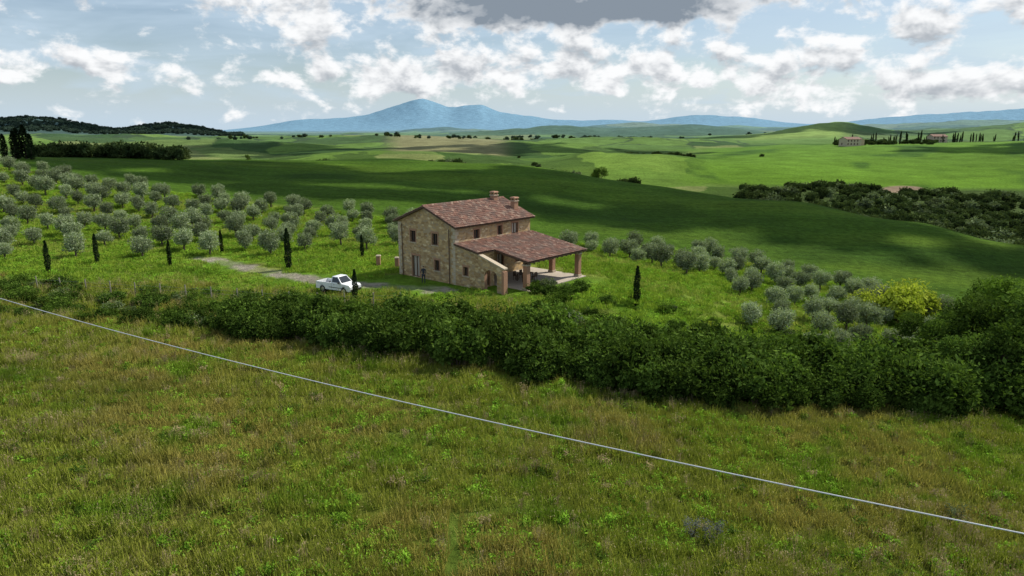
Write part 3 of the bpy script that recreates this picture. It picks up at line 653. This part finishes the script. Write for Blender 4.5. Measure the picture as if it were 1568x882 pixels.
for (tt,y,L_,W_,h_,a_) in ((.478,596,15,9,5.5,.3),(.49,606,11,8,4.5,1.2),(.60,655,14,9,5.5,.1)):
    b=MB();x=tt*y
    fh=link(bpy.data.objects.new('hilltop_farmhouse',None));fh.location=(x,y,h1(x,y));fh.rotation_euler=(0,0,a_)
    wall(b,(-L_/2,-W_/2,0),(1,0,0),(0,-1,0),L_,-2,h_,[(i*3.2+1,i*3.2+2,zz,zz+1.3) for i in range(int(L_/3.4)) for zz in ((1.,3.6) if h_>5 else (1.5,))])
    wall(b,(-L_/2,W_/2,0),(0,-1,0),(-1,0,0),W_,-2,h_,[(3,4,1,2.4)]);wall(b,(L_/2,-W_/2,0),(0,1,0),(1,0,0),W_,-2,h_,[(3,4,1,2.4)]);wall(b,(L_/2,W_/2,0),(-1,0,0),(0,1,0),L_,-2,h_,[(3,4,1,2.4)])
    for s in(-1,1):
        b.quad([(s*L_/2,-W_/2,h_),(s*L_/2,W_/2,h_),(s*L_/2,0,h_+1.8)])
        b.hexa([(x_,y_,z_+dz) for dz in(.02,.25) for (x_,y_,z_) in((-L_/2-.4,0,h_+1.8),(L_/2+.4,0,h_+1.8),(L_/2+.4,s*(W_/2+.4),h_-.15),(-L_/2-.4,s*(W_/2+.4),h_-.15))],1)
    b.obj('farm_building',[MCo,MT,MCo,MWd,MFr,MShu,MGl],fh)
# ------------------------------------------------------------------ fence
fp=MB();fw=[]
xs=np.arange(-46,-8,2.6)
fy=lambda x:float(np.interp(x,[-46,-30,-18,-8],[65.5,62.8,60,58.5]))
for x in xs:
    z=h1(x,fy(x));fp.tube([(x,fy(x),z-.3),(x+rng.normal()*.05,fy(x),z+1.45)],[.06,.05],6);fw.append((x,fy(x),z))
for hh in (.4,.8,1.15): fp.tube([(a,b,c+hh) for a,b,c in fw],[.006]*len(fw),4,1)
fp.obj('wire_fence',[simple('weathered_post',(.28,.25,.2)),simple('fence_wire',(.3,.3,.3),.4,.8)])
# ------------------------------------------------------------------ overhead cable and poles
def hang(a,b,sag,n=60):
    a=Vector(a);b=Vector(b);return [a.lerp(b,i/n)-Vector((0,0,sag*4*(i/n)*(1-i/n))) for i in range(n+1)]
cb=MB();pa=(-40.4,36.9,10.8);pb=(24.6,0.0,10.15)
cb.tube(hang(pa,pb,1.75,90),[.012]*91,6)
cb.obj('overhead_cable',[simple('cable_sheath',(.55,.56,.58),.4,.2,.1)],None,True)
for P in (pa,pb):
    q=MB();z=h1(P[0],P[1]);q.tube([(P[0],P[1],z-1),(P[0],P[1],P[2]+.25)],[.16,.1],10);q.box((P[0]-.6,P[1]-.06,P[2]-.2),(P[0]+.6,P[1]+.06,P[2]-.05));q.obj('utility_pole',[M_bark])
# ------------------------------------------------------------------ pickup
def pickup():
    root=link(bpy.data.objects.new('pickup_truck',None))
    WH=simple('white_paint',(.78,.79,.80),.25,0,.02,3,.5);BL=simple('black_trim',(.02,.02,.02),.5);GLs=simple('car_glass',(.015,.02,.025),.06,0,.1,2,.7);TY=simple('tyre',(.025,.025,.025),.9);RM=simple('rim',(.5,.5,.5),.35,.8);RL=simple('tail_lamp',(.4,.02,.02),.3);HL=simple('head_lamp',(.7,.72,.75),.1)
    mats=[WH,BL,GLs,TY,RM,RL,HL]
    b=MB();w=.86
    def arch(cx,r=.42,z=.38,n=8): return [(cx-r*math.cos(math.pi*i/n),z+r*math.sin(math.pi*i/n)) for i in range(n+1)]
    low=[(-2.45,.38)]+arch(-1.5)+arch(1.55)+[(2.4,.36),(2.48,.5),(2.45,.85),(2.3,.98),(1.25,1.08),(.95,1.08),(-.25,1.08),(-.3,1.05),(-2.45,1.05)]
    n=len(low)
    bm=bmesh.new()
    L=[bm.verts.new((x,-w,z)) for x,z in low];Rr=[bm.verts.new((x,w,z)) for x,z in low]
    bm.faces.new(L);bm.faces.new(Rr[::-1])
    for i in range(n): 
        j=(i+1)%n
        if low[i][0]==-.3 and low[j][0]==-2.45: continue
        bm.faces.new((L[j],L[i],Rr[i],Rr[j]))
    bmesh.ops.triangulate(bm,faces=[f for f in bm.faces if len(f.verts)>4])
    me=bpy.data.meshes.new('body');bm.to_mesh(me);bm.free();[me.materials.append(m) for m in mats];link(bpy.data.objects.new('body',me),root)
    b.box((-2.4,-w+.09,.60),(-.38,w-.09,.64),1);b.box((-2.44,-w+.002,.64),(-2.36,w-.002,1.06),0);b.box((-.38,-w+.085,.64),(-.31,w-.085,1.09),0)
    for s in(-1,1): b.box((-2.36,min(s*w*.998,s*(w-.08)),.64),(-.31,max(s*w*.998,s*(w-.08)),1.07),0)
    for s in(-1,1): b.box((-1.9,min(s*(w-.085),s*(w-.3)),.642),(-1.1,max(s*(w-.085),s*(w-.3)),.82),1)
    wi=.66
    A=[(-.28,-.84,1.081),(1.25,-.84,1.081),(1.25,.84,1.081),(-.28,.84,1.081)];B=[(-.18,-wi,1.68),(.62,-wi,1.68),(.62,wi,1.68),(-.18,wi,1.68)]
    b.quad(B,0)
    def pane(p0,p1,p2,p3,mx=.09,my=.1):
        p0,p1,p2,p3=map(Vector,(p0,p1,p2,p3));b.quad([p0,p1,p2,p3],0)
        nn=(p1-p0).cross(p3-p0).normalized()*.006
        def q(u_,v_): return (p0.lerp(p1,u_)).lerp(p3.lerp(p2,u_),v_)+nn
        b.quad([q(mx,my),q(1-mx,my),q(1-mx,1-my),q(mx,1-my)],2)
    pane(A[1],A[2],B[2],B[1],.05,.06);pane(A[3],A[0],B[0],B[3],.1,.12);pane(A[0],A[1],B[1],B[0],.1);pane(A[2],A[3],B[3],B[2],.1)
    b.box((2.46,-.8,.38),(2.56,.8,.6),1);b.box((-2.56,-.8,.42),(-2.46,.8,.58),1);b.box((2.44,-.45,.62),(2.475,.45,.8),1)
    for s in(-1,1):
        b.box((2.4,s*.66-.16,.64),(2.478,s*.66+.16,.82),6);b.box((-2.475,s*.76-.08,.68),(-2.445,s*.76+.08,.98),5)
        b.box((.9,s*.98-.09,1.08),(1.03,s*.98+.09,1.24),1);b.box((-.6,s*.864-.003,.6),(1.3,s*.864+.003,.66),1)
        b.box((.1,s*.866-.004,.92),(.26,s*.866+.004,.95),1);b.box((-.22,s*.862-.002,.5),(-.2,s*.862+.002,1.07),1);b.box((1.05,s*.862-.002,.7),(1.07,s*.862+.002,1.07),1)
        for cx in(-1.5,1.55):
            b.tube([(cx,s*.66,.36),(cx,s*.87,.36)],[.36,.36],20,3);b.tube([(cx,s*.871,.36),(cx,s*.885,.36)],[.21,.19],14,4)
            b.tube([(cx,s*.5,.36),(cx,s*.655,.36)],[.41,.41],16,1)
    b.obj('cab_and_trim',mats,root)
    return root
pk=pickup();pk.location=(-16.6,64.6,h1(-16.6,64.6)+.03);pk.rotation_euler=(0,0,math.radians(-28));pk.scale=(.86,.9,.97)
# ------------------------------------------------------------------ person
def person(x,y,z,rot):
    root=link(bpy.data.objects.new('standing_man',None))
    dk=simple('dark_jacket',(.03,.035,.045),.8);jn=simple('dark_trousers',(.035,.04,.06),.85);sk=simple('skin',(.42,.25,.17),.55);hr=simple('dark_hair',(.03,.02,.015),.7);sh=simple('shoes',(.03,.025,.02),.6)
    V=[(0,0,.95),(0,0,1.12),(0,.01,1.32),(0,0,1.46),(0,0,1.52),(-.19,0,1.42),(-.26,.0,1.16),(-.22,.16,1.02),(.19,0,1.42),(.27,-.01,1.15),(.22,.15,1.0)]
    E=[(0,1),(1,2),(2,3),(3,4),(3,5),(5,6),(6,7),(3,8),(8,9),(9,10)]
    Rr=[(.15,.11),(.14,.1),(.17,.11),(.1,.08),(.055,.055),.065,.05,.038,.065,.05,.038]
    def sv(name,V,E,Rd,mat):
        me=bpy.data.meshes.new(name);me.from_pydata(V,E,[]);me.materials.append(mat);o=link(bpy.data.objects.new(name,me),root)
        md=o.modifiers.new('s','SKIN')
        if not me.skin_vertices:
            bm=bmesh.new();bm.from_mesh(me);bm.verts.layers.skin.verify();bm.to_mesh(me);bm.free()
        for i,r in enumerate(Rd): me.skin_vertices[0].data[i].radius=r if isinstance(r,tuple) else (r,r)
        me.skin_vertices[0].data[0].use_root=True;md.use_smooth_shade=True
        s_=o.modifiers.new('d','SUBSURF');s_.levels=1;s_.render_levels=1
    sv('jacket',V,E,Rr,dk)
    sv('trousers',[(0,0,.93),(-.1,0,.86),(-.12,.02,.5),(-.13,0,.09),(.1,0,.86),(.13,.03,.5),(.15,0,.09)],[(0,1),(1,2),(2,3),(0,4),(4,5),(5,6)],[(.14,.11),.1,.068,.05,.1,.068,.05],jn)
    sv('shoe_left',[(-.13,-.05,.05),(-.13,.05,.05),(-.14,.17,.04)],[(0,1),(1,2)],[.045,.045,.035],sh);sv('shoe_right',[(.15,-.05,.05),(.15,.05,.05),(.17,.17,.04)],[(0,1),(1,2)],[.045,.045,.035],sh)
    for s,nm in((-1,'hand_left'),(1,'hand_right')):
        bx=s*.215;V=[(bx,.18,1.01),(bx-.01*s,.23,1.02)];E=[(0,1)];Rd=[.026,(.036,.018)]
        for k in range(4):
            i=len(V);o_=(k-1.5)*.019;ln=(.062,.075,.07,.055)[k];V+=[(bx+o_,.265,1.02),(bx+o_,.265+ln*.6,1.012),(bx+o_,.265+ln*.8,.99)];E+=[(1,i),(i,i+1),(i+1,i+2)];Rd+=[.009,.0085,.007]
        i=len(V);V+=[(bx-s*.035,.21,1.03),(bx-s*.045,.25,1.04)];E+=[(0,i),(i,i+1)];Rd+=[.011,.009];sv(nm,V,E,Rd,sk)
    bm=bmesh.new();bmesh.ops.create_uvsphere(bm,u_segments=20,v_segments=16,radius=1)
    for v in bm.verts:
        x_,y_,z_=v.co;wd=.076*(1-.25*max(0,-z_));v.co=Vector((x_*wd,y_*.096+(.01 if z_<0 and y_>0 else 0),z_*.118))
        if y_>.9 and abs(x_)<.2 and -.35<z_<.1: v.co.y+=.022
        if y_>.75 and .15<abs(x_)<.5 and 0<z_<.3: v.co.y-=.01
    me=bpy.data.meshes.new('head');bm.to_mesh(me);bm.free();me.materials.append(sk);me.materials.append(hr)
    for p_ in me.polygons:
        c=p_.center;p_.use_smooth=True
        if c.z>.05 or (c.y<-.01 and c.z>-.05): p_.material_index=1
    o=link(bpy.data.objects.new('head',me),root);o.location=(0,.02,1.645)
    q=MB()
    for s in(-1,1): q.box((s*.078-.008,-.01,1.62),(s*.078+.008,.025,1.675),0);q.box((s*.03-.012,.098,1.66),(s*.03+.012,.112,1.67),1)
    q.box((-.022,.1,1.59),(.022,.114,1.597),1);q.box((-.07,.30,1.0),(.07,.37,1.03),1);q.obj('ears_eyes_mouth_controller',[sk,hr],root)
    root.location=(x,y,z);root.rotation_euler=(0,0,rot)
person(-8.9,68.2,h1(-8.9,68.2)+.0,math.radians(170))
# ------------------------------------------------------------------ sun direction, unseen clouds added to cast shadows on the ground
SD=Vector((.80,.42,0)).normalized();EL=math.radians(48);AZ=math.atan2(SD.x,SD.y)
dirv=Vector((SD.x*math.cos(EL),SD.y*math.cos(EL),math.sin(EL)))
MC=simple('shadow_caster_white',(.85,.86,.88),1,0,.03,.02,0)
bmi=bmesh.new();bmesh.ops.create_icosphere(bmi,subdivisions=3,radius=1);iv=np.array([v.co[:] for v in bmi.verts]);it=[[v.index for v in f.verts] for f in bmi.faces];bmi.free()
def add_shadow_cloud(cx,cy,rx,ry,alt,n,holes=.35,ang=0):  # opaque lumps added off view, offset sunward so the shadow lands at the centre
    off=dirv*((alt)/dirv.z);V=[];Fc=[];o=0;r0=min(rx,ry)
    for i in range(n):
        while True:
            a,b=rng.uniform(-1,1,2)
            if a*a+b*b<1 and fbm(np.array([a*2.5+cx]),np.array([b*2.5+cy]),9,2)[0]>holes: break
        r=r0*(.14+.22*rng.random()*(1.2-math.hypot(a,b)));c=np.array([cx+rx*a*math.cos(ang)-ry*b*math.sin(ang)+off.x,cy+rx*a*math.sin(ang)+ry*b*math.cos(ang)+off.y,alt+r*.4*rng.random()])
        k=1+.22*np.sin(iv[:,:1]*5+i)*np.cos(iv[:,1:2]*6+i*2)
        V.append(c+iv*k*np.array([r,r,r*.6]));Fc+=[[q+o for q in t_] for t_ in it];o+=len(iv)
    link(bpy.data.objects.new('cumulus_cloud',mesh_from('cumulus_cloud',np.concatenate(V),Fc,[MC],smooth=True)))
add_shadow_cloud(-30,180,155,42,420,230,.28,-.10)
add_shadow_cloud(85,132,66,22,420,100,.28,-.55)
add_shadow_cloud(-62,46,40,8,420,36,.38,-.1)
add_shadow_cloud(-100,560,260,70,700,120,.4)
add_shadow_cloud(420,520,150,60,700,90,.42)
add_shadow_cloud(250,1200,500,180,1100,120,.42)
add_shadow_cloud(-500,1150,400,150,1100,100,.4)
add_shadow_cloud(-1500,2300,900,420,1500,140,.2)
# ------------------------------------------------------------------ world
wd=bpy.data.worlds.new('World');scene.world=wd;wd.use_nodes=True;nt=wd.node_tree;nt.nodes.clear();N=NT(nt)
sky=N.n('ShaderNodeTexSky');sky.sky_type='NISHITA';sky.sun_disc=False;sky.sun_elevation=EL;sky.sun_rotation=AZ;sky.altitude=300;sky.dust_density=1.0
tc=N.n('ShaderNodeTexCoord').outputs['Generated'];sx=N.n('ShaderNodeSeparateXYZ');N.l(tc,sx.inputs[0])
Uu=N.m('MULTIPLY',N.m('ARCTAN2',sx.outputs[0],sx.outputs[1]),10.);Vv=N.m('MULTIPLY',N.m('ARCSINE',sx.outputs[2]),10.)
BL=[(.8,1.62,2.5,.28,1.15),(-3.0,1.5,.8,.5,.42),(1.4,.85,3.0,.33,.50),(-1.6,.7,1.6,.3,.40),(-5.5,.8,1.3,.25,.45),(4.9,1.2,1.0,.35,.34),(6.6,1.35,.5,.3,.8),(5.0,.5,2.4,.25,.40)]
s=None;big=None
for (u,v,ru,rv,am) in BL:
    a=N.m('MULTIPLY',N.m('SUBTRACT',Uu,u),1/ru);b=N.m('MULTIPLY',N.m('SUBTRACT',Vv,v),1/rv)
    g=N.m('MULTIPLY',N.m('EXPONENT',N.m('MULTIPLY',N.m('MULTIPLY_ADD',a,a,N.m('MULTIPLY',b,b)),-1.)),am)
    if big is None: big=g
    s=g if s is None else N.m('ADD',s,g)
s=N.m('ADD',s,N.mr(Vv,2.0,3.5,0,.12))
def cn(dv_,det):
    cx=N.n('ShaderNodeCombineXYZ');N.l(Uu,cx.inputs[0]);N.l(N.m('MULTIPLY',N.m('ADD',Vv,dv_),1.6),cx.inputs[1])
    return N.m('MULTIPLY_ADD',N.noise(cx.outputs[0],1.65,det,.58,.15),2.6,-1.3)
n0=cn(0.,7);n1_=cn(.13,4)
D0=N.m('ADD',n0,s)
alpha=N.mr(D0,.12,.50)
under=N.m('SUBTRACT',N.m('ADD',n1_,N.m('MULTIPLY',s,.45)),N.m('MULTIPLY',n0,.35))
shade=N.mr(under,.0,.65,0.,.72)
shade=N.m('ADD',shade,N.m('MULTIPLY',N.mr(N.m('MULTIPLY_ADD',n0,.45,big),.2,.9),.8),clamp=True)
cc=N.mix(shade,(.98,.99,1.0),(.25,.30,.36))
cv=N.n('ShaderNodeCombineXYZ');N.l(N.m('MULTIPLY',Uu,.35),cv.inputs[0]);N.l(N.m('MULTIPLY',Vv,1.6),cv.inputs[1])
veil=N.mr(N.noise(cv.outputs[0],1.2,4,.6,.4),.3,.7,.1,.8)
veil=N.m('MAXIMUM',veil,N.mr(Vv,0.,1.0,.9,0.))
B0=N.n('ShaderNodeBackground');N.l(sky.outputs[0],B0.inputs[0]);B0.inputs[1].default_value=.105
B1=N.n('ShaderNodeBackground');B1.inputs[0].default_value=(.56,.70,.83,1);B1.inputs[1].default_value=1.
B2=N.n('ShaderNodeBackground');N.l(cc,B2.inputs[0]);B2.inputs[1].default_value=1.
m1=N.n('ShaderNodeMixShader');N.l(veil,m1.inputs[0]);N.l(B0.outputs[0],m1.inputs[1]);N.l(B1.outputs[0],m1.inputs[2])
m2=N.n('ShaderNodeMixShader');N.l(alpha,m2.inputs[0]);N.l(m1.outputs[0],m2.inputs[1]);N.l(B2.outputs[0],m2.inputs[2])
ow=N.n('ShaderNodeOutputWorld');N.l(m2.outputs[0],ow.inputs[0])
sun=bpy.data.lights.new('sun','SUN');sun.energy=4.9;sun.angle=math.radians(.5);sun.color=(1,.95,.84)
so=link(bpy.data.objects.new('sun',sun));so.rotation_euler=dirv.to_track_quat('Z','Y').to_euler()
# ------------------------------------------------------------------ camera
cam=bpy.data.cameras.new('camera');cam.sensor_width=36;cam.lens=36*1060/1568;cam.clip_end=80000;cam.clip_start=.1
co=link(bpy.data.objects.new('camera',cam));co.location=(0,0,CAMZ);co.rotation_euler=(math.radians(90-12.8),0,0);scene.camera=co
scene.view_settings.view_transform='Standard';scene.view_settings.look='None'
